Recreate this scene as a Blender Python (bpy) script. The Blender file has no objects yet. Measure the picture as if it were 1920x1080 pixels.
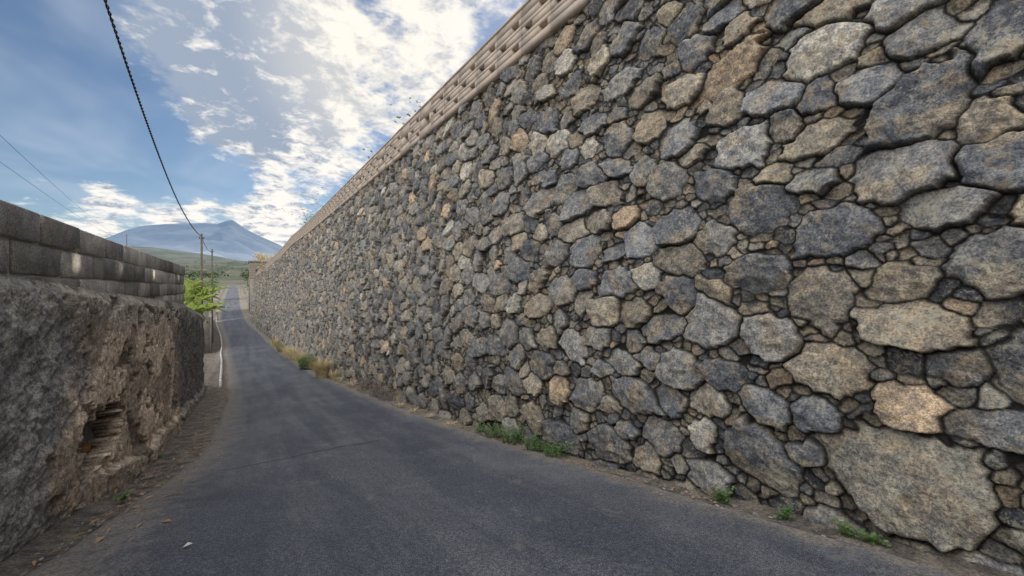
import bpy, math, numpy as np, random, time
from mathutils import Vector
T0=time.time()
rng=np.random.default_rng(7); random.seed(7)
scene=bpy.context.scene
def lerp(a,b,t): return a+(b-a)*t
def sstep(a,b,x):
    t=np.clip((x-a)/(b-a),0,1); return t*t*(3-2*t)
TAB=np.random.default_rng(3).random((256,256))
def vn(x,y,s=0):
    x=np.asarray(x,float)+s*17.31; y=np.asarray(y,float)+s*9.73
    ix=np.floor(x).astype(int); iy=np.floor(y).astype(int)
    fx=x-ix; fy=y-iy; fx=fx*fx*(3-2*fx); fy=fy*fy*(3-2*fy)
    a=TAB[ix&255,iy&255]; b=TAB[(ix+1)&255,iy&255]; c=TAB[ix&255,(iy+1)&255]; d=TAB[(ix+1)&255,(iy+1)&255]
    return (a*(1-fx)+b*fx)*(1-fy)+(c*(1-fx)+d*fx)*fy
def fbm(x,y,o=4,s=0):
    r=0;a=.5;t=0
    for k in range(o):
        r=r+a*vn(x*2**k,y*2**k,s+k*3.1); t+=a; a*=.5
    return r/t
def smooth_prof(pts):
    xs=np.arange(pts[0][0],pts[-1][0]+.01,.5)
    z=np.interp(xs,[p[0] for p in pts],[p[1] for p in pts])
    for w in (7,7,5):
        zp=np.pad(z,w//2,mode='edge'); z=np.convolve(zp,np.ones(w)/w,'valid')
    xf=np.arange(xs[0],xs[-1],.1); zf=np.interp(xf,xs,z); zf=np.convolve(np.pad(zf,4,mode='edge'),np.ones(9)/9,'valid')
    return xf,zf
PR=smooth_prof([(-20,-1.2),(-4,-1.35),(.3,-1.63),(1.2,-1.87),(2.4,-2.11),(4,-2.37),(7.8,-2.85),(13.8,-3.5),(26,-4.72),(41,-5.9),(55,-6.3),(70,-6.1),(85,-5.5),(110,-4.2),(180,-1.2),(230,0.5),(400,2)])
PL=smooth_prof([(-20,-1.0),(-4,-1.2),(0,-1.3),(2,-1.45),(4.3,-1.82),(6.2,-2.4),(8,-2.8),(10.9,-3.25),(15.7,-3.85),(21.6,-4.45),(26,-4.8),(41,-5.9),(55,-6.3),(70,-6.1),(85,-5.5),(110,-4.2),(180,-1.2),(230,.5),(400,2)])
def zr(Y): return np.interp(Y,*PR)
def zl(Y): return np.interp(Y,*PL)
BX=np.arange(-50,600,1.0)
def _b(y):
    if y<35: return 0
    if y<80: return -2.3*((y-35)/45)**2
    if y<110: return -2.3-.9*(y-80)/30
    return -3.2-.011*(y-110)
BV=np.array([_b(y) for y in BX]); BV=np.convolve(np.pad(BV,4,mode='edge'),np.ones(9)/9,'valid')
def bend(Y): return np.interp(Y,BX,BV)
def topz(Y): return np.interp(Y,[-20,48,76,90],[5.5,5.5,3.4,2.4])   # parapet top
def facex(Y,Z): return 4.08+.113*Z+bend(Y)
def G(X,Y):
    X=np.asarray(X,float); Y=np.asarray(Y,float)
    xb=X-bend(Y)
    t=np.clip((xb+1.4)/5.2,0,1)
    L=zl(Y); R=zr(Y); zc=lerp(L,R,t)
    left=lerp(-0.9+0*Y,L-.35,sstep(19,25,Y))
    right=lerp(topz(Y)-1.25,zc+.4,sstep(84,90,Y))
    z=lerp(zc,left,np.clip((-1.5-xb)/.3,0,1))
    z=lerp(z,right,np.clip((xb-4.2)/.7,0,1))
    r=np.hypot(X,Y)
    far=1.0+.03*(np.maximum(r-200,0))+14*(fbm(X/260,Y/260,4,2)-.5)
    far=far+ 95*np.exp(-((X+300)/420)**2-((Y-1950)/400)**2)+35*np.exp(-((X-60)/300)**2-((Y-1350)/260)**2)
    far=np.where(Y<0,-6+0*far,far)
    return lerp(z,far,sstep(170,420,r))

# ---------------- node helpers
def newmat(name):
    m=bpy.data.materials.new(name); m.use_nodes=True; nt=m.node_tree
    for n in list(nt.nodes): nt.nodes.remove(n)
    out=nt.nodes.new('ShaderNodeOutputMaterial'); bs=nt.nodes.new('ShaderNodeBsdfPrincipled')
    nt.links.new(bs.outputs[0],out.inputs[0]); bs.inputs['Roughness'].default_value=.9
    bs.inputs['Specular IOR Level'].default_value=.25
    return m,nt,bs
def N(nt,t,**kw):
    n=nt.nodes.new(t)
    for k,v in kw.items():
        if k.startswith('i_'):
            key=k[2:]
            n.inputs[int(key) if key.isdigit() else key].default_value=v
        else: setattr(n,k,v)
    return n
def noise(nt,co,scale,detail=4,rough=.6,dist=0):
    n=N(nt,'ShaderNodeTexNoise'); n.inputs['Scale'].default_value=scale; n.inputs['Detail'].default_value=detail
    n.inputs['Roughness'].default_value=rough; n.inputs['Distortion'].default_value=dist
    nt.links.new(co,n.inputs['Vector']); return n.outputs['Fac']
def mapr(nt,v,a,b,c=0,d=1,smooth=True):
    n=N(nt,'ShaderNodeMapRange'); n.interpolation_type='SMOOTHSTEP' if smooth else 'LINEAR'
    nt.links.new(v,n.inputs[0])
    for i,x in enumerate((a,b,c,d)): n.inputs[i+1].default_value=x
    return n.outputs[0]
def math_(nt,op,a,b=None,c=None):
    n=N(nt,'ShaderNodeMath',operation=op)
    for i,x in enumerate((a,b,c)):
        if x is None: continue
        if isinstance(x,(int,float)): n.inputs[i].default_value=x
        else: nt.links.new(x,n.inputs[i])
    return n.outputs[0]
def mixc(nt,f,a,b,mode='MIX'):
    n=N(nt,'ShaderNodeMix',data_type='RGBA',blend_type=mode)
    for s,x in ((n.inputs[0],f),(n.inputs[6],a),(n.inputs[7],b)):
        if isinstance(x,(int,float)): s.default_value=x
        elif isinstance(x,tuple): s.default_value=(*x,1) if len(x)==3 else x
        else: nt.links.new(x,s)
    return n.outputs[2]
def bump(nt,bs,h,strength=.5,dist=.02,prev=None):
    n=N(nt,'ShaderNodeBump'); n.inputs['Strength'].default_value=strength; n.inputs['Distance'].default_value=dist
    nt.links.new(h,n.inputs['Height'])
    if prev is not None: nt.links.new(prev,n.inputs['Normal'])
    nt.links.new(n.outputs[0],bs.inputs['Normal']); return n.outputs[0]
def pos(nt): return N(nt,'ShaderNodeNewGeometry').outputs['Position']
def attr(nt,name): 
    return N(nt,'ShaderNodeAttribute',attribute_name=name)
def simple(name,c1,c2,scale=6,bs_=.4,bd=.01,bscale=40,rough=.9):
    m,nt,bs=newmat(name); p=pos(nt)
    f=mapr(nt,noise(nt,p,scale,4,.65),.35,.65)
    c=mixc(nt,f,c1,c2); f2=noise(nt,p,bscale,3,.7)
    c=mixc(nt,mapr(nt,f2,.3,.7),mixc(nt,1.0,c,(.72,.72,.72),'MULTIPLY'),c)
    nt.links.new(c,bs.inputs['Base Color']); bump(nt,bs,f2,bs_,bd); bs.inputs['Roughness'].default_value=rough
    return m
# ---------------- mesh helpers
def link(o): scene.collection.objects.link(o); return o
def mesh_np(name,V,F,mat,smooth=False,cols=None,parent=None):
    me=bpy.data.meshes.new(name)
    V=np.asarray(V,np.float32).reshape(-1,3); F=np.asarray(F,np.int32)
    k=F.shape[1]; n=len(F)
    me.vertices.add(len(V)); me.vertices.foreach_set('co',V.ravel())
    me.loops.add(n*k); me.loops.foreach_set('vertex_index',F.ravel())
    me.polygons.add(n); me.polygons.foreach_set('loop_start',np.arange(0,n*k,k,dtype=np.int32))
    if smooth: me.polygons.foreach_set('use_smooth',np.ones(n,bool))
    if cols:
        for an,(kind,data) in cols.items():
            if kind=='C':
                a=me.attributes.new(an,'FLOAT_COLOR','POINT')
                d=np.ones((len(V),4),np.float32); d[:,:3]=data; a.data.foreach_set('color',d.ravel())
            else:
                a=me.attributes.new(an,'FLOAT','POINT'); a.data.foreach_set('value',np.asarray(data,np.float32).ravel())
    me.update(calc_edges=True); me.validate()
    me.materials.append(mat)
    o=link(bpy.data.objects.new(name,me))
    if parent: o.parent=parent
    return o
def gridfaces(nx,ny,mask=None):
    i=np.arange(nx-1)[:,None]; j=np.arange(ny-1)[None,:]
    a=i*ny+j
    F=np.stack([a,a+ny,a+ny+1,a+1],-1)
    if mask is not None: F=F[mask]
    return F.reshape(-1,4)
class MB:
    def __init__(s): s.v=[];s.f=[]
    def box(s,x0,x1,y0,y1,z0,z1,off=None):
        b=len(s.v)
        for x in (x0,x1):
            for y in (y0,y1):
                for z in (z0,z1):
                    o=off(y) if off else 0
                    s.v.append((x+o,y,z))
        for f in ((0,1,3,2),(4,6,7,5),(0,4,5,1),(2,3,7,6),(0,2,6,4),(1,5,7,3)): s.f.append(tuple(b+i for i in f))
    def tube(s,pts,rads,n=6):
        b0=len(s.v); P=[Vector(p) for p in pts]
        for i,p in enumerate(P):
            d=(P[min(i+1,len(P)-1)]-P[max(i-1,0)]).normalized()
            u=d.cross(Vector((0,0,1)) if abs(d.z)<.9 else Vector((1,0,0))).normalized(); w=d.cross(u)
            for k in range(n):
                a=2*math.pi*k/n; q=p+(u*math.cos(a)+w*math.sin(a))*rads[i]; s.v.append(tuple(q))
        for i in range(len(P)-1):
            for k in range(n):
                a=b0+i*n+k; b=b0+i*n+(k+1)%n; s.f.append((a,b,b+n,a+n))
    def quad(s,a,b,c,d):
        k=len(s.v); s.v+= [tuple(a),tuple(b),tuple(c),tuple(d)]; s.f.append((k,k+1,k+2,k+3))
    def obj(s,name,mat,smooth=False,parent=None):
        return mesh_np(name,s.v,s.f,mat,smooth,parent=parent)
def empty(name,loc=(0,0,0)):
    e=bpy.data.objects.new(name,None); link(e); e.location=loc; return e

# ================= CAMERA
YAW=34
cam=bpy.data.cameras.new('camera'); co=link(bpy.data.objects.new('camera',cam))
cam.sensor_width=36; cam.lens=36*750/1920; cam.clip_end=60000; cam.clip_start=.05
co.rotation_euler=(math.radians(90),0,math.radians(-YAW)); scene.camera=co
def cdir(u,v):
    s,c=math.sin(math.radians(YAW)),math.cos(math.radians(YAW))
    r=(u-960)/750; w=(540-v)/750
    return Vector((c*r+s,-s*r+c,w)).normalized()

# ================= WORLD
SUN_AZ,SUN_EL=50,30.5
w=bpy.data.worlds.new('World'); scene.world=w; w.use_nodes=True; nt=w.node_tree
for n in list(nt.nodes): nt.nodes.remove(n)
out=N(nt,'ShaderNodeOutputWorld')
sky=N(nt,'ShaderNodeTexSky',sky_type='NISHITA',sun_disc=False)
sky.sun_elevation=math.radians(SUN_EL); sky.sun_rotation=math.radians(SUN_AZ); sky.air_density=1.0; sky.dust_density=.3; sky.ozone_density=3.0
D=N(nt,'ShaderNodeTexCoord').outputs['Generated']
sep=N(nt,'ShaderNodeSeparateXYZ'); nt.links.new(D,sep.inputs[0])
zz=math_(nt,'ADD',math_(nt,'MAXIMUM',sep.outputs[2],0.0),.22)
comb=N(nt,'ShaderNodeCombineXYZ')
nt.links.new(math_(nt,'DIVIDE',sep.outputs[0],zz),comb.inputs[0]); nt.links.new(math_(nt,'DIVIDE',sep.outputs[1],zz),comb.inputs[1])
P=comb.outputs[0]
def blob(u,v,r0,r1,amp):
    dv=cdir(u,v)
    n=N(nt,'ShaderNodeVectorMath',operation='DOT_PRODUCT'); nt.links.new(D,n.inputs[0]); n.inputs[1].default_value=dv
    return mapr(nt,n.outputs['Value'],math.cos(math.radians(r1)),math.cos(math.radians(r0)),0,amp)
cov=None
for b in [(670,110,4,19,.18),(430,50,3,16,.21),(570,290,2,9,.14),(370,130,2,11,.16),(100,390,1,7,.24),(240,415,.5,5,.18),(505,415,1,5,.28),(210,352,.3,3,.18),(360,390,.5,5,.22),(920,30,2,12,.10),
          (60,240,2,14,-.22),(240,300,1,8,-.10),(100,60,3,13,-.16),(400,330,1,6,-.08)]:
    x=blob(*b); cov=x if cov is None else math_(nt,'ADD',cov,x)
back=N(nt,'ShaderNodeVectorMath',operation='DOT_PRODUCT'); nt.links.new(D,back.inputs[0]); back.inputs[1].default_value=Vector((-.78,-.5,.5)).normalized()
back_fill=mapr(nt,back.outputs['Value'],.05,.6,0,1)
cov=math_(nt,'ADD',cov,math_(nt,'MULTIPLY',back_fill,.34))  # added unseen cloud deck behind camera, brightened to fill the shaded wall
n1=noise(nt,P,3.6,6,.66,.2); n2=noise(nt,P,11,3,.65,.25)
dens=math_(nt,'ADD',math_(nt,'ADD',math_(nt,'MULTIPLY',n1,.66),math_(nt,'MULTIPLY',n2,.34)),cov)
mask=mapr(nt,dens,.56,.72)
shade=math_(nt,'ADD',math_(nt,'MULTIPLY',noise(nt,P,8.5,4,.68,.2),.78),math_(nt,'MULTIPLY',blob(450,135,2,13,1),.15))
thick=mapr(nt,shade,.36,.53)
ccol=mixc(nt,thick,(1.02,.98,.92),(.36,.43,.55))
warm=blob(700,110,2,15,1); ccol=mixc(nt,math_(nt,'MULTIPLY',warm,.4),ccol,(1.05,.98,.84))
veil=mapr(nt,noise(nt,P,1.5,3,.6,.5),.40,.75,0.02,.36)
b1=N(nt,'ShaderNodeBackground'); nt.links.new(sky.outputs[0],b1.inputs[0]); b1.inputs[1].default_value=.096
bv=N(nt,'ShaderNodeBackground'); bv.inputs[0].default_value=(.70,.78,.88,1); bv.inputs[1].default_value=1.0
b2=N(nt,'ShaderNodeBackground'); nt.links.new(ccol,b2.inputs[0]); nt.links.new(math_(nt,'ADD',1.0,math_(nt,'MULTIPLY',back_fill,1.6)),b2.inputs[1])
m0=N(nt,'ShaderNodeMixShader'); nt.links.new(veil,m0.inputs[0]); nt.links.new(b1.outputs[0],m0.inputs[1]); nt.links.new(bv.outputs[0],m0.inputs[2])
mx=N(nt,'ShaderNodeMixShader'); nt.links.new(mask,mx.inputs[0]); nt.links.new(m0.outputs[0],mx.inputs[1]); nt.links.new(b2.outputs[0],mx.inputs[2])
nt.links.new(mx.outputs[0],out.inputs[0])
w.cycles.sampling_method='MANUAL'; w.cycles.sample_map_resolution=512
sl=bpy.data.lights.new('sun','SUN'); so=link(bpy.data.objects.new('sun',sl)); sl.energy=4.4; sl.angle=math.radians(.6); sl.color=(1,.9,.76)
a=math.radians(SUN_AZ); e=math.radians(SUN_EL)
sd=Vector((math.sin(a)*math.cos(e),math.cos(a)*math.cos(e),math.sin(e)))
so.rotation_euler=sd.to_track_quat('Z','Y').to_euler(); so.location=(30,30,40)

# ================= MATERIALS
m_stone,nt,bs=newmat('basalt_stone'); p=pos(nt)
ac=attr(nt,'scol').outputs['Color']; cr=attr(nt,'crack').outputs['Fac']
nA=noise(nt,p,10,4,.7); nB=noise(nt,p,50,3,.78)
c=mixc(nt,mapr(nt,nA,.38,.64),mixc(nt,1.0,ac,(.62,.64,.69),'MULTIPLY'),mixc(nt,1.0,ac,(1.32,1.27,1.18),'MULTIPLY'))
c=mixc(nt,mapr(nt,nB,.36,.64),mixc(nt,1.0,c,(.56,.56,.58),'MULTIPLY'),mixc(nt,1.0,c,(1.36,1.34,1.3),'MULTIPLY'))
lich=mapr(nt,math_(nt,'ADD',math_(nt,'MULTIPLY',noise(nt,p,3.0,2,.5),.45),math_(nt,'MULTIPLY',noise(nt,p,26,3,.75,.4),.55)),.54,.60,0,.5)
c=mixc(nt,lich,c,(.39,.375,.305))
l2=mapr(nt,noise(nt,p,9,4,.78,.5),.55,.64,0,.5)
c=mixc(nt,l2,c,(.31,.24,.15))
c=mixc(nt,cr,(.014,.013,.012),c)
nt.links.new(c,bs.inputs['Base Color'])
b=bump(nt,bs,nB,.85,.022); 
def blockmat(name,c1,c2,cm,cd,bw=.5,rh=.15,ms=.004):
    m,nt,bs=newmat(name); p=pos(nt)
    sp=N(nt,'ShaderNodeSeparateXYZ'); nt.links.new(p,sp.inputs[0]); cb=N(nt,'ShaderNodeCombineXYZ'); nt.links.new(sp.outputs[1],cb.inputs[0]); nt.links.new(math_(nt,'SUBTRACT',sp.outputs[2],4.6),cb.inputs[1])
    br=N(nt,'ShaderNodeTexBrick'); nt.links.new(cb.outputs[0],br.inputs[0]); br.inputs['Scale'].default_value=1; br.inputs['Brick Width'].default_value=bw; br.inputs['Row Height'].default_value=rh
    br.inputs['Mortar Size'].default_value=ms; br.inputs['Color1'].default_value=(*c1,1); br.inputs['Color2'].default_value=(*c2,1); br.inputs['Mortar'].default_value=(*cm,1)
    f=noise(nt,p,1.8,5,.7); c=mixc(nt,mapr(nt,f,.42,.7,0,.75),br.outputs[0],cd); fb=noise(nt,p,60,3,.7)
    c=mixc(nt,mapr(nt,fb,.3,.6),mixc(nt,1.0,c,(.75,.75,.75),'MULTIPLY'),c)
    nt.links.new(c,bs.inputs['Base Color']); b=bump(nt,bs,fb,.5,.008); return m
m_par=blockmat('tan_block',(.43,.36,.30),(.39,.325,.27),(.37,.31,.26),(.28,.25,.225),.9,.20,.003)
m_bld=blockmat('brown_block',(.24,.20,.165),(.20,.165,.14),(.15,.13,.11),(.15,.14,.12),.5,.25)
# asphalt
m_road,nt,bs=newmat('asphalt'); p=pos(nt)
ed=attr(nt,'edge').outputs['Fac']
fa=noise(nt,p,.55,5,.7); fb=noise(nt,p,150,1,.8); fc=noise(nt,p,42,3,.8)
c=mixc(nt,mapr(nt,fa,.36,.66),(.076,.082,.099),(.108,.114,.132))
mpp=N(nt,'ShaderNodeMapping'); nt.links.new(p,mpp.inputs[0]); mpp.inputs['Scale'].default_value=(1.6,.07,1)
c=mixc(nt,mapr(nt,noise(nt,mpp.outputs[0],1,4,.65),.40,.60,0,.9),c,mixc(nt,1.0,c,(.64,.66,.72),'MULTIPLY'))
c=mixc(nt,mapr(nt,fb,.40,.66),mixc(nt,1.0,c,(.45,.45,.45),'MULTIPLY'),mixc(nt,1.0,c,(2.1,2.1,2.1),'MULTIPLY'))
c=mixc(nt,mapr(nt,fc,.35,.65),mixc(nt,1.0,c,(.64,.64,.64),'MULTIPLY'),mixc(nt,1.0,c,(1.3,1.3,1.3),'MULTIPLY'))
pale=mapr(nt,noise(nt,p,1.8,5,.78,.8),.57,.70,0,.5)
c=mixc(nt,pale,c,(.17,.168,.165))
cka=attr(nt,'seam').outputs['Fac']
c=mixc(nt,cka,c,(.025,.025,.028))
dust=mapr(nt,math_(nt,'ADD',ed,math_(nt,'MULTIPLY',math_(nt,'SUBTRACT',noise(nt,p,4,5,.75),.5),1.3)),.0,.55,.85,0)
c=mixc(nt,dust,c,mixc(nt,mapr(nt,fc,.4,.6),(.13,.12,.11),(.29,.255,.215)))
nt.links.new(c,bs.inputs['Base Color']); bs.inputs['Roughness'].default_value=.7
b=bump(nt,bs,fc,.8,.012)
# ground
m_ground,nt,bs=newmat('dirt_ground'); p=pos(nt)
f=noise(nt,p,4,5,.7); c=mixc(nt,mapr(nt,f,.38,.62),(.12,.112,.105),(.29,.25,.21)); fb=noise(nt,p,45,5,.8)
c=mixc(nt,mapr(nt,fb,.36,.64),mixc(nt,1.0,c,(.48,.48,.48),'MULTIPLY'),mixc(nt,1.0,c,(1.35,1.35,1.35),'MULTIPLY'))
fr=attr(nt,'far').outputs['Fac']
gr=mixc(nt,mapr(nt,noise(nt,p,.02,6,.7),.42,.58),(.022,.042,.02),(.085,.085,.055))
c=mixc(nt,mapr(nt,fr,.0,.12,0,1),c,gr); c=mixc(nt,mapr(nt,fr,.2,1,0,.4),c,(.14,.19,.25))  # far ground tinted bluish: aerial haze painted into the base colour
nt.links.new(c,bs.inputs['Base Color']); bump(nt,bs,fb,.9,.04)
# mountain
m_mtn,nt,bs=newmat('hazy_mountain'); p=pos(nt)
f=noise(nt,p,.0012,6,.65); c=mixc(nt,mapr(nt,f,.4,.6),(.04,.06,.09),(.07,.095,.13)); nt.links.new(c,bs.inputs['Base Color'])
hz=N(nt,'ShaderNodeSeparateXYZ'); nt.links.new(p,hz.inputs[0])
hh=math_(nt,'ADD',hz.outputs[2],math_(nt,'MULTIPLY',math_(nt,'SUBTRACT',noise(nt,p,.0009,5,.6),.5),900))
ec=mixc(nt,mapr(nt,hh,50,900),(.34,.41,.50),(.095,.15,.235)); nt.links.new(ec,bs.inputs['Emission Color']); bs.inputs['Emission Strength'].default_value=.9  # aerial haze painted as emission, paler towards the mountain's base
m_mortar=simple('mortar',(.32,.30,.28),(.2,.19,.18),4,.5,.01,60)
m_conc=simple('pale_concrete',(.36,.34,.31),(.24,.225,.2),2,.4,.01,30)
m_wood=simple('pole_wood',(.10,.08,.065),(.16,.135,.11),5)
m_cable=simple('black_cable',(.02,.02,.022),(.03,.03,.03),5,.1)
m_white=simple('white_paint',(.7,.7,.68),(.45,.44,.42),3)
def leafmat(name,c1,c2,tr=.25):
    m,nt,bs=newmat(name); p=pos(nt); c=mixc(nt,mapr(nt,noise(nt,p,9,2),.35,.65),c1,c2)
    nt.links.new(c,bs.inputs['Base Color']); bs.inputs['Roughness'].default_value=.6
    t=N(nt,'ShaderNodeBsdfTranslucent'); nt.links.new(c,t.inputs[0]); mxs=N(nt,'ShaderNodeMixShader',i_0=tr)
    o=[n for n in nt.nodes if n.type=='OUTPUT_MATERIAL'][0]
    nt.links.new(bs.outputs[0],mxs.inputs[1]); nt.links.new(t.outputs[0],mxs.inputs[2]); nt.links.new(mxs.outputs[0],o.inputs[0]); return m
m_leaf=leafmat('green_leaf',(.09,.17,.06),(.16,.25,.09)); m_ban=leafmat('banana_leaf',(.12,.20,.03),(.27,.32,.06),.3)
m_dry=leafmat('dry_grass',(.62,.52,.32),(.46,.38,.22)); m_olive=leafmat('olive_leaf',(.16,.19,.07),(.30,.29,.12)); m_brown=leafmat('dead_leaf',(.24,.15,.09),(.40,.28,.17),.1)
m_twig=simple('dry_twig',(.22,.18,.16),(.32,.27,.24),8)

# ================= GROUND
xs=np.unique(np.concatenate([np.arange(-4.5,6.5,.15),-4.5-np.geomspace(.3,11000,60),6.5+np.geomspace(.3,11000,60)]))
ys=np.unique(np.concatenate([np.arange(-12,60,.35),np.arange(60,240,1.5),-12-np.geomspace(.5,11000,45),240+np.geomspace(2,11000,110)]))
XX,YY=np.meshgrid(xs,ys,indexing='ij'); ZG=G(XX,YY)
xb=XX-bend(YY); inroad=(xb>-1.2)&(xb<3.6)&(YY<235)
ZG=ZG-.03*inroad+ .015*(fbm(XX*1.2,YY*1.2,2,4)-.5)*(~inroad)
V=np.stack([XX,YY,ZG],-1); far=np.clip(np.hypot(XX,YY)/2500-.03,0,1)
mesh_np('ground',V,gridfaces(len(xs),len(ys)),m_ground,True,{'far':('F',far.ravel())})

# ================= ROAD
yr=np.concatenate([np.arange(-12,0,.1),np.arange(0,14,.03),np.arange(14,40,.15),np.arange(40,235,.7)]); NT=120; tr=np.linspace(0,1,NT)
le=np.interp(yr,[-12,4,6,9,17,25,45,80,110,235],[-1.2,-1.12,-.95,-.58,-.45,-.6,-1.2,-.9,-1.0,-1.0])+.18*(fbm(yr*1.3,yr*0+3,5)-.5)
re=np.interp(yr,[-12,4,10,20,45,235],[3.72,3.68,3.45,3.25,3.05,3.2])+.16*(fbm(yr*1.3,yr*0+8,4)-.5)
X=le[:,None]+(re-le)[:,None]*tr[None,:]+bend(yr)[:,None]; Yg=np.repeat(yr[:,None],NT,1)
Z=G(X,Yg)+.006; wd=(re-le)[:,None]; dl=tr[None,:]*wd; dr=(1-tr[None,:])*wd
edge=np.minimum(dl*.8,dr*1.2); Z=Z-.03*np.exp(-edge/.04)
seam=np.zeros_like(X)
for (yc,sl_,x0,x1) in [(7.0,.10,-.3,2.0),(19,.05,-.5,3.2)]:
    ycl=yc+sl_*X+.25*(fbm(X*2.2,X*0+yc,5)-.5)
    seam=np.maximum(seam,sstep(.06,.008,np.abs(Yg-ycl))*(X>x0)*(X<x1)*(.5+.5*fbm(X*6,Yg*0,2)))
mesh_np('road',np.stack([X,Yg,Z],-1),gridfaces(len(yr),NT),m_road,True,{'edge':('F',edge.ravel()),'seam':('F',seam.ravel())})

# ================= STONE WALL
AX,AZ=1.16,.88
Y0,Y1=-8,88
stones=[]; gd={}
CELL=.75
def tryadd(y,z,r,k=.93):
    gy,gz=int(y//CELL),int(z//CELL)
    for i in (-1,0,1):
        for j in (-1,0,1):
            for (a,b,c) in gd.get((gy+i,gz+j),()):
                if ((y-a)/AX)**2+((z-b)/AZ)**2 < (k*(r+c))**2: return False
    gd.setdefault((gy,gz),[]).append((y,z,r)); stones.append((y,z,r)); return True
def force(y,z,r): gd.setdefault((int(y//CELL),int(z//CELL)),[]).append((y,z,r)); stones.append((y,z,r))
for (y,z,r) in [(.78,-1.42,.40),(1.75,-1.55,.28)]: force(y,z,r)
def stage(n,r0,r1,ymin=Y0,ymax=Y1,k=.93):
    ya=rng.uniform(ymin,ymax,n); u=rng.random(n); ra=rng.uniform(r0,r1,n); gb=zr(ya)-.25; tp=topz(ya)-.8
    za=gb+u*(tp-gb)
    for y,z,r in zip(ya,za,ra): tryadd(y,z,r,k)
stage(3200,.23,.275,k=.9); stage(26000,.18,.23,k=.9); stage(26000,.135,.18,k=.9)
stage(12000,.09,.13,k=.93); stage(18000,.055,.09,Y0,30,.95); stage(26000,.03,.055,-1.5,9,.93); stage(12000,.04,.06,9,22,.9)
ST=np.array(stones); nS=len(ST); print('stones',nS,time.time()-T0)
rs=np.random.default_rng(11)
ang=rs.normal(0,.33,nS); asp=np.exp(rs.normal(.03,.15,nS)); nk=rs.integers(4,7,nS); pa=rs.random(nS)*6.28
tilty=rs.normal(0,.17,nS); tiltz=rs.normal(0,.18,nS); dep=rs.normal(0,.018,nS)
small=ST[:,2]<.10; dep=np.where(small,dep-.035,dep)
pal=np.array([(.10,.108,.124),(.138,.145,.158),(.185,.187,.188),(.225,.203,.168),(.32,.25,.185),(.28,.272,.25),(.172,.16,.14)])
pid=rs.choice(7,nS,p=[.24,.23,.18,.14,.045,.055,.11]); scol=pal[pid]*np.exp(rs.normal(.15,.16,(nS,1)))
for q,cc in ((0,(.22,.212,.19)),(1,(.14,.147,.16))): scol[q]=cc
scol=np.where(small[:,None],scol*.66,scol)
polydirs=[]
for i in range(nS):
    t=pa[i]+(np.arange(nk[i])+rs.uniform(-.32,.32,nk[i]))*2*math.pi/nk[i]; polydirs.append((np.cos(t),np.sin(t)))
def patch(name,ys,zs,parent):
    Yg,Zg=np.meshgrid(ys,zs,indexing='ij')
    YW=Yg+.06*(fbm(Yg*3,Zg*3,3,1)-.5)+.042*(fbm(Yg*11,Zg*11,4,4)-.5)
    ZW=Zg+.06*(fbm(Yg*3,Zg*3,3,7)-.5)+.042*(fbm(Yg*11,Zg*11,4,9)-.5)
    F1=np.full(Yg.shape,9.);F2=np.full(Yg.shape,9.);ID=np.zeros(Yg.shape,int)
    sel=np.where((ST[:,0]>ys[0]-.8)&(ST[:,0]<ys[-1]+.8))[0]
    for i in sel:
        cy,cz,r=ST[i]; R=r*1.5+.2
        i0,i1=np.searchsorted(ys,(cy-R*1.2,cy+R*1.2)); j0,j1=np.searchsorted(zs,(cz-R,cz+R))
        if i0>=i1 or j0>=j1: continue
        dy=YW[i0:i1,j0:j1]-cy; dz=ZW[i0:i1,j0:j1]-cz
        ca,sa=math.cos(ang[i]),math.sin(ang[i])
        p_=(dy*ca+dz*sa)/(AX*asp[i]); q_=(-dy*sa+dz*ca)/(AZ/asp[i])
        cx_,sx_=polydirs[i]
        pol=p_*cx_[0]+q_*sx_[0]
        for k in range(1,len(cx_)): np.maximum(pol,p_*cx_[k]+q_*sx_[k],out=pol)
        d=.34*np.sqrt(p_*p_+q_*q_)+.74*pol-r
        f1=F1[i0:i1,j0:j1]; f2=F2[i0:i1,j0:j1]; idd=ID[i0:i1,j0:j1]
        n=d<f1
        f2[...]=np.where(n,f1,np.minimum(f2,d)); f1[...]=np.where(n,d,f1); idd[n]=i
    e=np.clip((F2-F1)*.5,0,1)
    e=np.minimum(e,np.clip(.055-F1,0,1)*.8)
    r=ST[ID,2]; t=np.clip(e/(.016+.07*r),0,1)
    inn=sstep(.0,.02,e)
    h=(1-(1-t)**2.2)*(.055+.13*np.minimum(r,.25)) + .10*np.clip(-F1,0,.2)*inn
    h+= (dep[ID]+tilty[ID]*(Yg-ST[ID,0])+tiltz[ID]*(Zg-ST[ID,1]))*inn
    rid=np.abs(fbm(Yg*4,Zg*4,3,ID%17)-.5)*2
    h+= (.055*(fbm(Yg*5,Zg*5,4,ID%13)-.5)+.028*(fbm(Yg*22,Zg*22,4,5)-.5)-.05*rid)*inn
    h+= .04*(fbm(Yg*.5,Zg*.5,2,12)-.5)
    crack=sstep(.002,.018,e)
    col=scol[ID]*(.78+.44*fbm(Yg*5,Zg*5,3,21))[...,None]
    tan=sstep(.52,.68,fbm(Yg*4+ID*.7,Zg*4,3,30))[...,None]*.55
    col=col*(1-tan)+np.array((.29,.24,.175))*tan
    Xg=facex(Yg,Zg)+.07-h
    V=np.stack([Xg,Yg,Zg],-1)
    top=topz(Yg)-.9
    m=(Zg[:-1,:-1]<=top[:-1,:-1]+.02)&(Zg[:-1,:-1]>zr(Yg[:-1,:-1])-.35)
    o=mesh_np(name,V,gridfaces(len(ys),len(zs),m),m_stone,True,{'scol':('C',col.reshape(-1,3)),'crack':('F',crack.ravel())},parent)
wall=empty('stone_retaining_wall')
ynear=[-1.2]
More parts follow.
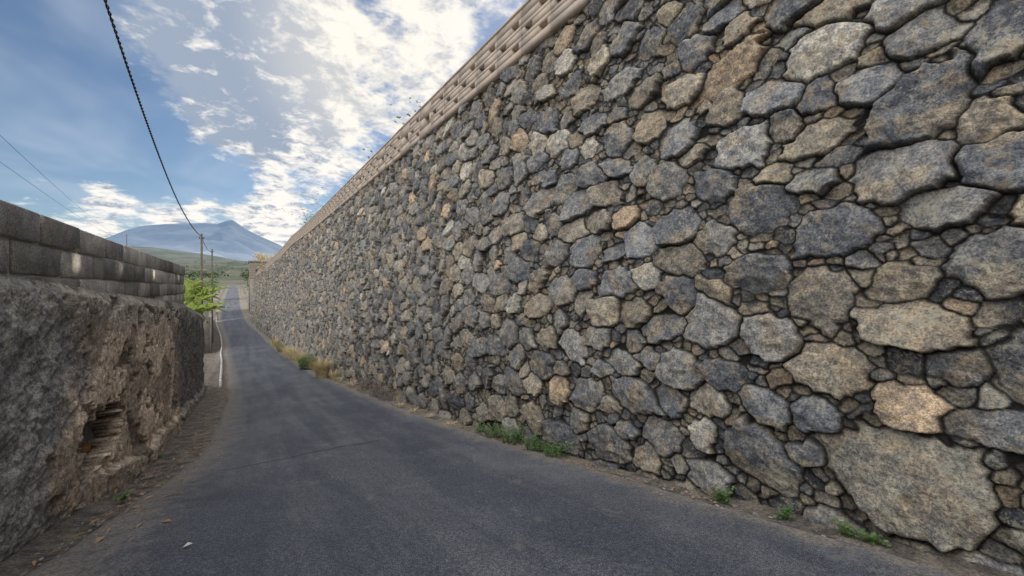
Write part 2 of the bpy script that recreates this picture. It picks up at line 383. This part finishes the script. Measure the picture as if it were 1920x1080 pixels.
while ynear[-1]<9: ynear.append(ynear[-1]+max(.0095,.0031*ynear[-1]))
ynear=np.array(ynear); yfar=[ynear[-1]]
while yfar[-1]<86: yfar.append(yfar[-1]+.0045*yfar[-1])
patch('near_face',ynear,np.arange(-3.3,4.63,.0105),wall); print('near',time.time()-T0)
patch('far_face',np.array(yfar),np.arange(-6.8,4.65,.026),wall)
patch('rear_face',np.arange(-8,-1.19,.035),np.arange(-2,4.65,.03),wall); print('walls',time.time()-T0)
mb=MB()
mb.box(facex(86,-5)+.1,facex(86,-5)+1.4,85.2,85.9,-6.5,1.6); mb.obj('end_return',m_mortar,parent=wall)

# ================= PARAPET
mb=MB(); off=lambda y: float(bend(y))
XA=4.08+.113*4.6-.07; XB=XA+.17
y=-8.0; P_=.90; k=0
def tz(y,z): return z-(5.5-float(topz(y)))
def pbox(y0,y1,z0,z1,xa=XA,xb_=XB):
    b=len(mb.v)
    for x in (xa,xb_):
        for yy in (y0,y1):
            for z in (z0,z1): mb.v.append((x+off(yy),yy,tz(yy,z)))
    for f in ((0,1,3,2),(4,6,7,5),(0,4,5,1),(2,3,7,6),(0,2,6,4),(1,5,7,3)): mb.f.append(tuple(b+i for i in f))
rows=[(4.70,4.84,0.0),(4.92,5.06,.5),(5.14,5.28,0.0)]
big={21,23,26,30}     # bays with larger openings added to let sun patches reach the left wall
while y<86:
    y1=y+P_
    if k in big:
        pbox(y,y1,4.56,4.80); pbox(y,y+.14,4.801,5.1); pbox(y+.50,y1,4.801,5.1); pbox(y,y1,5.101,5.45)
    else:
        zb=4.56
        for (z0,z1,ph) in rows:
            pbox(y,y1,zb,z0)
            s=y+.08+ph*P_; e1=min(s+.25,y1)
            pbox(y,s,z0+.0005,z1-.0005)
            if e1<y1: pbox(e1,y1,z0+.0005,z1-.0005)
            zb=z1
        pbox(y,y1,zb,5.45)
    y=y1; k+=1
y=-8.0
while y<86:
    pbox(y,y+1.995,5.451,5.50,XA-.02,XB+.02); y+=2
par=mb.obj('block_parapet_wall',m_par)

# ================= LEFT WALL
lw=empty('roadside_boundary_wall')
def bb(Y): return np.interp(Y,[-6,4.3,7.2,15.6,15.9,22],[.15,.11,-.05,-.47,-.55,-1.15])
NL=230
ys=np.concatenate([np.arange(-6,3.5,.04),np.arange(3.5,22,.017)]); ts=np.linspace(0,1,NL)
Yg=np.repeat(ys[:,None],NL,1); bot=(zl(ys)-.15)[:,None]; Zg=bot+(bb(ys)[:,None]-bot)*ts[None,:]
n_=fbm(Yg*1.1,Zg*1.3,5,3); n2=fbm(Yg*4.3+Zg*1.3,Zg*5-Yg*1.1,4,8); n3=fbm(Yg*22,Zg*25,3,9)
plaster=sstep(5.3,5.9,Yg+2.4*(n_-.5)+.5*(n2-.5))*(1-sstep(13.5,14.6,Yg+3*(n_-.5)))
h=.06*(n_-.5)*2+(.11-.08*plaster)*(n2-.5)+(.04-.018*plaster)*(n3-.5)+.03*plaster
pits=sstep(.57,.61,fbm(Yg*2.6+Zg*.9,Zg*4.4-Yg*.7,5,15)); flake=sstep(.5,.515,fbm(Yg*1.0+Zg*.3,Zg*1.5-.2*Yg,6,33))*plaster
h-=pits*.05*plaster; h+=.022*flake
foot=sstep(.34,.24,(Zg-zl(Yg))+.20*(n2-.5)+.25*(n_-.5))*sstep(6,6.6,Yg)
h+=.11*foot
HY,HZ=6.72,-1.76
hd=np.maximum(np.abs(Yg-HY)/.80,np.abs(Zg-HZ)/.29)+.8*(n2-.5)+.3*(n3-.5)
hole=sstep(1.06,.97,hd); h=h*(1-hole)-.62*hole
round_=sstep(1,.95,ts)[None,:]
h=h*(.3+.7*round_)-(1-round_)*.05
Xg=-1.40+h
V=np.stack([Xg,Yg,Zg],-1)
gcol=np.array((.30,.295,.29)); pcol=np.array((.53,.43,.335)); dcol=np.array((.085,.082,.08))
v1=fbm(Yg*2,Zg*2.5,5,18)
col=gcol*(.45+1.1*v1)[...,None]
pl=plaster[...,None]; col=col*(1-pl)+pl*(pcol*(.55+.9*v1)[...,None]*(.78+.42*flake)[...,None])
dk=(sstep(12,14.5,Yg+5*(v1-.5))*.75)[...,None]; col=col*(1-dk)+dcol*(.8+1.3*v1)[...,None]*dk
topb=sstep(-.62,-.25,Zg-bb(Yg)+.5*(v1-.5))[...,None]*.7; col=col*(1-topb)+np.array((.37,.35,.315))*topb
ft=(foot*.6)[...,None]; col=col*(1-ft)+np.array((.34,.30,.25))*ft
col=col*(1-(pits*plaster*.5))[...,None]; hc=sstep(.0,.3,hole)[...,None]; col=col*(1-hc)+hc*np.array((.014,.011,.009))  # hole interior coloured near-black, its shade painted in
m_left,nt,bs=newmat('eroded_plaster'); p=pos(nt); ac=attr(nt,'wcol').outputs['Color']
fa=noise(nt,p,11,5,.72); fb=noise(nt,p,60,3,.75)
c=mixc(nt,mapr(nt,fa,.36,.64),mixc(nt,1.0,ac,(.60,.60,.62),'MULTIPLY'),mixc(nt,1.0,ac,(1.38,1.34,1.28),'MULTIPLY'))
c=mixc(nt,mapr(nt,fb,.36,.64),mixc(nt,1.0,c,(.62,.62,.62),'MULTIPLY'),mixc(nt,1.0,c,(1.3,1.3,1.3),'MULTIPLY'))
nt.links.new(c,bs.inputs['Base Color']); b=bump(nt,bs,fa,.6,.035); bump(nt,bs,fb,.8,.012,b)
mesh_np('rough_masonry',V,gridfaces(len(ys),NL),m_left,True,{'wcol':('C',col.reshape(-1,3))},lw)
mb=MB()
yy=np.arange(-6,22.01,.5)
for i in range(len(yy)-1):
    a,b=yy[i],yy[i+1]; za,zb=float(bb(a))-.012,float(bb(b))-.012
    k=len(mb.v)
    mb.v+=[(-1.47,a,za),(-2.1,a,za),(-2.1,b,zb),(-1.47,b,zb),(-2.1,a,-5),(-2.1,b,-5)]
    mb.f+=[(k,k+3,k+2,k+1),(k+1,k+2,k+5,k+4)]
mb.quad((-1.5,22,-5),(-2.1,22,-5),(-2.1,22,-1.16),(-1.5,22,-1.16))
mb.obj('masonry_core',m_mortar,parent=lw)
mb=MB(); L,Hh=1.02,.262; gap=.016
bt=[]; r_=random.Random(5)
for row in range(5):
    z1=.65-row*(Hh+gap); z0=z1-Hh; y=-6-(row%2)*L*.5
    while y<15.8:
        ya,yb=max(y,-6)+r_.uniform(-.01,.01),min(y+L-.06,15.75)
        if yb-ya>.08:
            dx=r_.uniform(-.014,.018)
            b0=len(mb.v); bv=.016
            x1=-1.462+dx; x0=-1.63
            zt=z1+r_.uniform(-.008,.005)
            F_=[(x1,ya+bv,z0+bv),(x1,yb-bv,z0+bv),(x1,yb-bv,zt-bv),(x1,ya+bv,zt-bv)]
            B_=[(x1-bv,ya,z0),(x1-bv,yb,z0),(x1-bv,yb,zt),(x1-bv,ya,zt)]
            C_=[(x0,ya,z0),(x0,yb,z0),(x0,yb,zt),(x0,ya,zt)]
            mb.v+=F_+B_+C_; bt+=[r_.choice([.5,.65,.8,.95,1.1,1.25])]*12
            mb.f.append((b0,b0+1,b0+2,b0+3))
            for q in range(4):
                n=(q+1)%4
                mb.f.append((b0+4+q,b0+4+n,b0+n,b0+q)); mb.f.append((b0+8+q,b0+8+n,b0+4+n,b0+4+q))
            mb.f.append((b0+11,b0+10,b0+9,b0+8))
        y+=L
m_blk,nt,bs=newmat('concrete_block'); p=pos(nt); tv=attr(nt,'tint').outputs['Fac']
f=noise(nt,p,1.6,5,.7,.3); c=mixc(nt,mapr(nt,f,.38,.64),(.32,.295,.265),(.56,.52,.455))
c=mixc(nt,1.0,c,N(nt,'ShaderNodeCombineColor').outputs[0],'MULTIPLY'); cc=[n for n in nt.nodes if n.type=='COMBINE_COLOR'][0]
for q in range(3): nt.links.new(tv,cc.inputs[q])
fb=noise(nt,p,75,3,.8); c=mixc(nt,mapr(nt,fb,.36,.62),mixc(nt,1.0,c,(.5,.5,.5),'MULTIPLY'),mixc(nt,1.0,c,(1.25,1.25,1.25),'MULTIPLY'))
nt.links.new(c,bs.inputs['Base Color']); bump(nt,bs,fb,.9,.012)
mesh_np('concrete_blocks',mb.v,mb.f,m_blk,parent=lw,cols={'tint':('F',bt)})
mb=MB(); mb.box(-1.625,-1.484,-6,15.7,-.7,.63); mb.obj('mortar_joints',simple('pale_mortar',(.48,.45,.41),(.36,.34,.31),6),parent=lw)
def rock(mb,c,r,seed,fl=.8):
    rr=random.Random(seed); b=len(mb.v); n,m=8,6
    for i in range(m+1):
        th=math.pi*i/m
        for j in range(n):
            ph=2*math.pi*j/n; k=r*(.8+.4*rr.random())
            mb.v.append((c[0]+k*math.sin(th)*math.cos(ph),c[1]+1.5*k*math.sin(th)*math.sin(ph),c[2]+fl*k*math.cos(th)))
    for i in range(m):
        for j in range(n): mb.f.append((b+i*n+j,b+i*n+(j+1)%n,b+(i+1)*n+(j+1)%n,b+(i+1)*n+j))
mb=MB()
for i,(x_,a,b_,r) in enumerate([(-1.6,6.75,-1.99,.07),(-1.62,7.0,-1.97,.08),(-1.7,7.25,-1.95,.07)]): rock(mb,(x_,a,b_),r,i)
mb.obj('loose_stones',simple('orange_rock',(.34,.17,.07),(.16,.09,.05),8),parent=lw)

# ================= PLANTS
def weed(name,x,y,r,h,n,mat,droop=.5,seed=0,z=None,leaf=.03):
    rr=random.Random(seed); mb=MB(); z0=float(G(x,y)) if z is None else z
    for s in range(n):
        a=rr.uniform(0,6.28); d=r*math.sqrt(rr.random()); bx,by=x+d*math.cos(a)*.7,y+d*math.sin(a)
        if z is None: z0=float(G(bx,by))
        hh=h*rr.uniform(.45,1); la=rr.uniform(0,6.28); lean=rr.uniform(.1,.7)*hh
        pts=[(bx+math.cos(la)*lean*t*t,by+math.sin(la)*lean*t*t,z0+hh*t) for t in (0,.35,.7,1)]
        mb.tube(pts,[.004,.003,.002,.001],3)
        for q in range(9):
            t=rr.uniform(.15,1); px,py,pz=bx+math.cos(la)*lean*t*t,by+math.sin(la)*lean*t*t,z0+hh*t
            b=rr.uniform(0,6.28); l=leaf*rr.uniform(.7,1.6); dx,dy=math.cos(b)*l,math.sin(b)*l; dz=rr.uniform(-.3,.7)*l; wx,wy=-dy*.35,dx*.35
            mb.quad((px,py,pz),(px+dx*.5+wx,py+dy*.5+wy,pz+dz*.6),(px+dx,py+dy,pz+dz*.7),(px+dx*.5-wx,py+dy*.5-wy,pz+dz*.6))
    return mb.obj(name,mat)
def tuft(name,x,y,r,h,n,mat,seed=0,w=.006):
    rr=random.Random(seed); mb=MB()
    for s in range(n):
        a=rr.uniform(0,6.28); d=r*.35*math.sqrt(rr.random()); bx,by=x+d*math.cos(a),y+d*math.sin(a); z0=float(G(bx,by))-.02
        hh=h*rr.uniform(.5,1); sp=r*rr.uniform(.3,1.1); a+=rr.uniform(-.5,.5); px=-math.sin(a)*w; py=math.cos(a)*w
        prev=None
        for t in (0,.4,.75,1):
            c_=(bx+math.cos(a)*sp*t*t,by+math.sin(a)*sp*t*t,z0+hh*(t*1.5-.6*t*t)); k=1-t*.9
            cur=((c_[0]-px*k,c_[1]-py*k,c_[2]),(c_[0]+px*k,c_[1]+py*k,c_[2]))
            if prev: mb.quad(prev[0],prev[1],cur[1],cur[0])
            prev=cur
    return mb.obj(name,mat)
def wb(y): return float(facex(y,zr(y)))-.10
for i,(yy,r,h,n) in enumerate([(4.35,.2,.24,34),(4.8,.2,.26,36),(5.4,.22,.32,40),(6.0,.18,.28,30),(6.5,.12,.18,14),(2.0,.09,.17,16),(1.5,.06,.12,9),(1.05,.07,.13,10),(.9,.05,.08,6)]):
    weed('weed_plant',wb(yy)-.03,yy,r,h,n,m_leaf,seed=i)
for i,(yy,r,h,n,m) in enumerate([(20.5,.7,1.1,560,m_dry),(19.2,.35,.5,120,m_dry),(30,.9,1.1,260,m_dry),(34,1.0,1.2,280,m_dry),(38,1.0,1.2,260,m_dry),(43,1.1,1.2,240,m_olive),(49,1.1,1.2,200,m_dry),(10.5,.2,.12,50,m_dry),(8.6,.2,.1,50,m_dry),(7.5,.25,.08,60,m_dry),(9.5,.3,.1,60,m_dry),(16,.35,.3,80,m_dry),(18,.3,.3,80,m_dry)]):
    tuft('grass_tuft',wb(yy)-.15-(.25 if i==0 else 0),yy,r,h,n,m,seed=i,w=.006 if yy<19 else .013)
weed('green_shrub',wb(26)-.3,26,.6,.8,200,m_leaf,seed=50,leaf=.11)
for i,yy in enumerate([11.8,12.9,14.5]): weed('dry_brush',wb(yy)-.05,yy,.4,.7,55,m_twig,seed=20+i,leaf=.035)
for i,(x,yy,n) in enumerate([(-1.1,6.0,8),(-1.2,9.2,10)]): weed('small_weed',x,yy,.07,.09,n,m_leaf,seed=70+i)
for i,(yy,h,n) in enumerate([(13.0,1.1,14),(14.0,.8,10),(17.8,.8,10),(38,2.2,26),(41,1.8,20),(28,.8,10)]):
    weed('walltop_plant',5.15+off(yy),yy,.35+.01*yy,h+.9,n,m_olive,seed=90+i,z=float(topz(yy))-.9,leaf=.06+.003*yy)
def shrub(name,x,y,z,rx,rz,n,mat,seed,leaf=.2):
    rr=random.Random(seed); mb=MB()
    mb.tube([(x,y,z-rz),(x+.1,y,z-rz*.3),(x,y+.1,z)],[.09,.06,.03],6)
    cl=[(x+rr.uniform(-1,1)*rx*.7,y+rr.uniform(-1,1)*rx*.7,z+rr.uniform(-.6,.8)*rz,rr.uniform(.25,.5)) for _ in range(14)]
    for q in range(n):
        c=rr.choice(cl); px,py,pz=[c[k]+rr.gauss(0,1)*c[3]*(rx if k<2 else rz)*.6 for k in range(3)]
        a=rr.uniform(0,6.28); l=leaf*rr.uniform(.6,1.3); dx,dy,dz=math.cos(a)*l,math.sin(a)*l,rr.uniform(-.6,.6)*l; wx,wy,wz=-dy*.3,dx*.3,l*.15
        mb.quad((px,py,pz),(px+dx*.5+wx,py+dy*.5+wy,pz+dz*.5+wz),(px+dx,py+dy,pz+dz),(px+dx*.5-wx,py+dy*.5-wy,pz+dz*.5-wz))
    mb.obj(name,mat)
shrub('yellow_shrub',3.6,74,4.0,2.0,1.4,1100,m_dry,1,.3)
shrub('roadside_shrub',3.6,93,-1.5,2.2,2.2,900,m_olive,2,.35)
shrub('roadside_shrub',-6.5,70,-2.5,2.5,3,1200,m_leaf,3,.4)
shrub('roadside_shrub',-8.5,95,-1.5,3,3,1200,m_olive,4,.45)
shrub('roadside_shrub',-7.5,130,.2,3,2.2,900,m_leaf,5,.5)
shrub('roadside_shrub',4,140,0,3,2.2,900,m_leaf,6,.5)
m_stem=simple('banana_stem',(.16,.15,.06),(.1,.1,.04),6)
def banana(x,y,ztop,seed):
    rr=random.Random(seed); z0=float(G(x,y)); e=empty('banana_plant',(x,y,z0)); H_=ztop-z0-1.0
    mb=MB(); mb.tube([(0,0,-.1),(.03,0,H_*.5),(.05,.02,H_)],[.17,.13,.08],10); mb.obj('pseudostem',m_stem,True,e)
    mb=MB()
    for k in range(9):
        a=k*2.4+rr.uniform(-.3,.3); Lf=rr.uniform(1.3,2.0); up=rr.uniform(.4,1.5); prev=None
        for i in range(19):
            t=i/18; rad=Lf*(t*.95); zz_=H_-.1+up*1.3*t-1.5*t*t*(1.3-up*.5)
            wdt=.30*math.sin(math.pi*min(1,max(.0,(t-.12)/.88))**.75)+.02
            cx,cy=math.cos(a)*rad,math.sin(a)*rad; sx,sy=-math.sin(a)*wdt,math.cos(a)*wdt
            jag=rr.uniform(.6,1)
            cur=((cx-sx*jag,cy-sy*jag,zz_-wdt*.5),(cx,cy,zz_+.02),(cx+sx*jag,cy+sy*jag,zz_-wdt*.5))
            if prev:
                if rr.random()>.15: mb.quad(prev[0],prev[1],cur[1],cur[0])
                if rr.random()>.15: mb.quad(prev[1],prev[2],cur[2],cur[1])
            prev=cur
    mb.obj('leaves',m_ban,True,e)
for i,(x,y,zt) in enumerate([(-2.45,26,0),(-2.4,29.5,.5),(-3.6,28,.7),(-3.3,33,.9),(-4.8,32,1.1),(-2.3,23.8,-.3),(-4.2,37,1.1),(-2.9,36,.7),(-6,40,1.4)]): banana(x,y,zt,i)

# leaf litter
rr=random.Random(4); mb=MB()
for _ in range(620):
    y=rr.uniform(4,24) if rr.random()<.8 else rr.uniform(24,40); x=-1.05+rr.gauss(0,.2)+( .25 if y>8 else 0)
    if x<-1.25: continue
    z=float(G(x,y))+.012; a=rr.uniform(0,6.28); l=rr.uniform(.015,.06); wd=l*rr.uniform(.15,.5); c_,s_=math.cos(a),math.sin(a)
    mb.quad((x-c_*l,y-s_*l,z),(x+s_*wd,y-c_*wd,z+.012),(x+c_*l,y+s_*l,z+.004),(x-s_*wd,y+c_*wd,z+.015))
for _ in range(260):
    y=abs(rr.gauss(0,1))*9+2; x=wb(y)-.02-abs(rr.gauss(0,.12)); z=float(G(x,y))+.015; a=rr.uniform(0,6.28); l=rr.uniform(.01,.035); wd=l*.4; c_,s_=math.cos(a),math.sin(a)
    mb.quad((x-c_*l,y-s_*l,z),(x+s_*wd,y-c_*wd,z+.01),(x+c_*l,y+s_*l,z+.004),(x-s_*wd,y+c_*wd,z+.012))
mb.obj('dry_leaf_litter',m_brown)
mb=MB()
for i in range(1100):
    y=rr.uniform(1,24); side=rr.random()<.65
    x=(-1.2+abs(rr.gauss(0,.25))) if side else wb(y)-abs(rr.gauss(0,.1)); rock(mb,(x,y,float(G(x,y))+.002),rr.uniform(.004,.015),i,.5)
mb.obj('loose_gravel',m_mortar)
x_,y_=-.33,3.75; z_=float(G(x_,y_))+.02
mb=MB(); mb.quad((x_-.03,y_-.01,z_),(x_,y_-.025,z_+.012),(x_+.03,y_+.005,z_+.003),(x_,y_+.02,z_+.014)); mb.obj('paper_litter',m_white)
mb=MB()
for (x0,y0,a0,l0) in [(-.75,5.6,.9,.32),(-.9,8.0,1.3,.3),(-.7,9.5,.4,.35)]:
    mb.tube([(x0+math.cos(a0)*l0*t,y0+math.sin(a0)*l0*t,float(G(x0+math.cos(a0)*l0*t,y0+math.sin(a0)*l0*t))+.02+.01*math.sin(5*t)) for t in (0,.3,.6,1)],[.006,.005,.004,.002],5)
mb.obj('fallen_twig',m_brown)

# ================= POLES & CABLES
def pole(x,y,zt,r=.1):
    z0=float(G(x,y))-.3; e=empty('utility_pole',(x,y,0)); mb=MB()
    mb.tube([(0,0,z0),(0,0,(z0+zt)/2),(0,0,zt+.2),(0,0,zt+.21)],[r*1.25,r,r*.8,.001],10); mb.obj('shaft',m_wood,True,e)
    mb=MB(); mb.box(-.18,.18,-.03,.03,zt-.2,zt-.14)
    for s in (-.14,.14): mb.tube([(s,0,zt-.14),(s,0,zt-.04)],[.03,.035],6)
    mb.obj('crossarm',m_wood,parent=e)
pole(-2.66,40,4.1,.09); pole(-3.0,60,4.5,.1); pole(-2.1,-9,9.5,.11); pole(-28,160,15.5,.1)
mb=MB()
ysb=np.arange(-9,40.01,.035)
for s in (0,1):
    pts=[]
    for y in ysb:
        x=-1.83-.0268*(y-9); zc=3.45+.0053*(y-24)**2 if y<24 else 3.45+(4.1-3.45)*((y-24)/16)**2
        a=y*2*math.pi/.30+s*math.pi; pts.append((x+.014*math.cos(a),y,zc+.014*math.sin(a)))
    mb.tube(pts,[.0125]*len(pts),5)
mb.obj('overhead_cable',m_cable,True)
def wire(a,b,sag,r=.008):
    mb=MB(); pts=[]
    for i in range(40):
        t=i/39; pts.append((lerp(a[0],b[0],t),lerp(a[1],b[1],t),lerp(a[2],b[2],t)-sag*4*t*(1-t)))
    mb.tube(pts,[r]*40,4); mb.obj('overhead_wire',m_cable)
wire((-28,160,15.5),(-6.2,16,5.2),1.5,.009); wire((-28,160,14.8),(-6.3,16,4.3),1.2,.009)
wire((-6.2,16,5.2),(-3.5,-9,9.3),.4); wire((-6.3,16,4.3),(-3.5,-9,8.8),.4)
wire((-2.66,40,4.0),(-3.0,60,4.4),.4,.02); wire((-3,60,4.4),(-6,120,5),.8,.02)

# ================= FAR LEFT: kerb, garden wall, building
mb=MB(); y=22.5
while y<90:
    y1=y+1.5; xx=lambda q: float(bend(q)+np.interp(q,[22,25,45,80,110],[-.75,-.85,-1.45,-1.2,-1.2]))
    k=len(mb.v)
    for q in (y,y1-.01):
        z=float(G(xx(q),q)); mb.v+=[(xx(q)-.11,q,z-.2),(xx(q)+.01,q,z-.2),(xx(q)+.0,q,z+.11),(xx(q)-.11,q,z+.11)]
    for f in ((0,1,5,4),(1,2,6,5),(2,3,7,6),(3,0,4,7),(0,3,2,1),(4,5,6,7)): mb.f.append(tuple(k+i for i in f))
    y=y1
mb.obj('white_kerb',m_white)
mb=MB(); y=50
while y<84:
    y1=y+3
    k=len(mb.v); 
    for q in (y,y1-.01):
        x=float(bend(q))-2.3; z=float(G(x,q)); zt=z+np.interp(q,[50,84],[4.6,3.8])-1.0; mb.v+=[(x-.2,q,z-.3),(x,q,z-.3),(x,q,zt),(x-.2,q,zt)]
    for f in ((0,1,5,4),(1,2,6,5),(2,3,7,6),(3,0,4,7),(0,3,2,1),(4,5,6,7)): mb.f.append(tuple(k+i for i in f))
    y=y1
mb.box(float(bend(50))-7,float(bend(50))-2.51,49.8,50,-6.8,-1.9)
mb.obj('concrete_garden_wall',m_conc)
bld=empty('block_building'); 
mb=MB(); mb.box(1.15,8,94,104,-5.5,5.2); mb.obj('walls',m_bld,parent=bld)
mb=MB(); mb.box(1.0,8.1,93.85,104.1,5.2,5.45); mb.obj('roof_slab',m_conc,parent=bld)
mb=MB()
for xw in (2.2,5.2):
    mb.box(xw,xw+1,93.93,93.995,2.4,3.7)
mb.box(1.08,1.145,97,98.2,2.3,3.6); mb.obj('windows',simple('dark_glass',(.03,.03,.035),(.05,.05,.05),3),parent=bld)
hs=random.Random(8)
for i in range(9):
    y=hs.uniform(450,1300); x=-y*hs.uniform(-.02,.16); z=float(G(x,y)); s=hs.uniform(5,8)
    e=empty('farm_house',(x,y,z)); mb=MB(); mb.box(-s/2,s/2,-s/2,s/2,-2,s*.4); mb.box(-s*.2,s*.5,-s*.3,s*.3,s*.4+.01,s*.65); mb.obj('walls',m_conc,parent=e)
    mb=MB(); mb.box(-s*.3,-s*.1,-s/2-.05,-s/2-.005,s*.1,s*.3); mb.box(s*.1,s*.3,-s/2-.05,-s/2-.005,s*.1,s*.3); mb.obj('windows',m_cable,parent=e)
mb=MB(); tr_=random.Random(12)
for i in range(420):
    y=tr_.uniform(180,1300); x=-y*tr_.uniform(-.05,.2)+tr_.gauss(0,6)
    if abs(x-float(bend(y)))<6 : continue
    z=float(G(x,y)); s=tr_.uniform(1.5,4)
    for q in range(26):
        px,py,pz=x+tr_.gauss(0,s*.45),y+tr_.gauss(0,s*.45),z+s*.7+tr_.gauss(0,s*.35); a=tr_.uniform(0,6.28); l=s*.35
        dx,dy,dz=math.cos(a)*l,math.sin(a)*l,tr_.uniform(-.5,.5)*l
        mb.quad((px,py,pz),(px+dx*.5-dy*.5,py+dy*.5+dx*.5,pz+dz+l*.3),(px+dx,py+dy,pz+dz),(px+dx*.5+dy*.5,py+dy*.5-dx*.5,pz-l*.2))
mb.obj('distant_trees',leafmat('distant_leaf',(.03,.06,.025),(.07,.10,.04)))

# ================= MOUNTAIN
prof=[(-900,520),(-300,500),(0,480),(120,462),(200,446),(240,430),(270,423),(310,420),(350,419),(385,418),(408,420),(424,414),(436,412),(446,419),(462,430),(490,444),(520,457),(560,478),(620,500),(760,520),(1100,530)]
azs=[];els=[]
for u,v in prof:
    d=cdir(u,v); azs.append(math.atan2(d.x,d.y)); els.append(d.z/math.hypot(d.x,d.y))
aa=np.linspace(azs[0],azs[-1],520); rad=np.concatenate([np.linspace(3200,9000,70),np.linspace(9100,13000,14)])
A,R=np.meshgrid(aa,rad,indexing='ij'); t=np.clip((R-3200)/5800,0,1); back_=np.clip((R-9000)/4000,0,1)
Xm,Ym=R*np.sin(A),R*np.cos(A)
Aw=A+(fbm(Xm/700,Ym/700,4,14)-.5)*.35*(1-t)
Hm=np.interp(Aw,azs,els)*9000
Zm=Hm*(t**1.5)*(1-back_*.9)+ (fbm(Xm/600,Ym/600,5,2)-.5)*330*np.sin(np.pi*t)**.7 +40*(1-t)
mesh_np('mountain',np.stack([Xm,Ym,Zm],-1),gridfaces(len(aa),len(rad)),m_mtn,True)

scene.view_settings.view_transform='Standard'; scene.view_settings.look='None'; scene.view_settings.exposure=0; scene.view_settings.gamma=1
print('done',time.time()-T0)
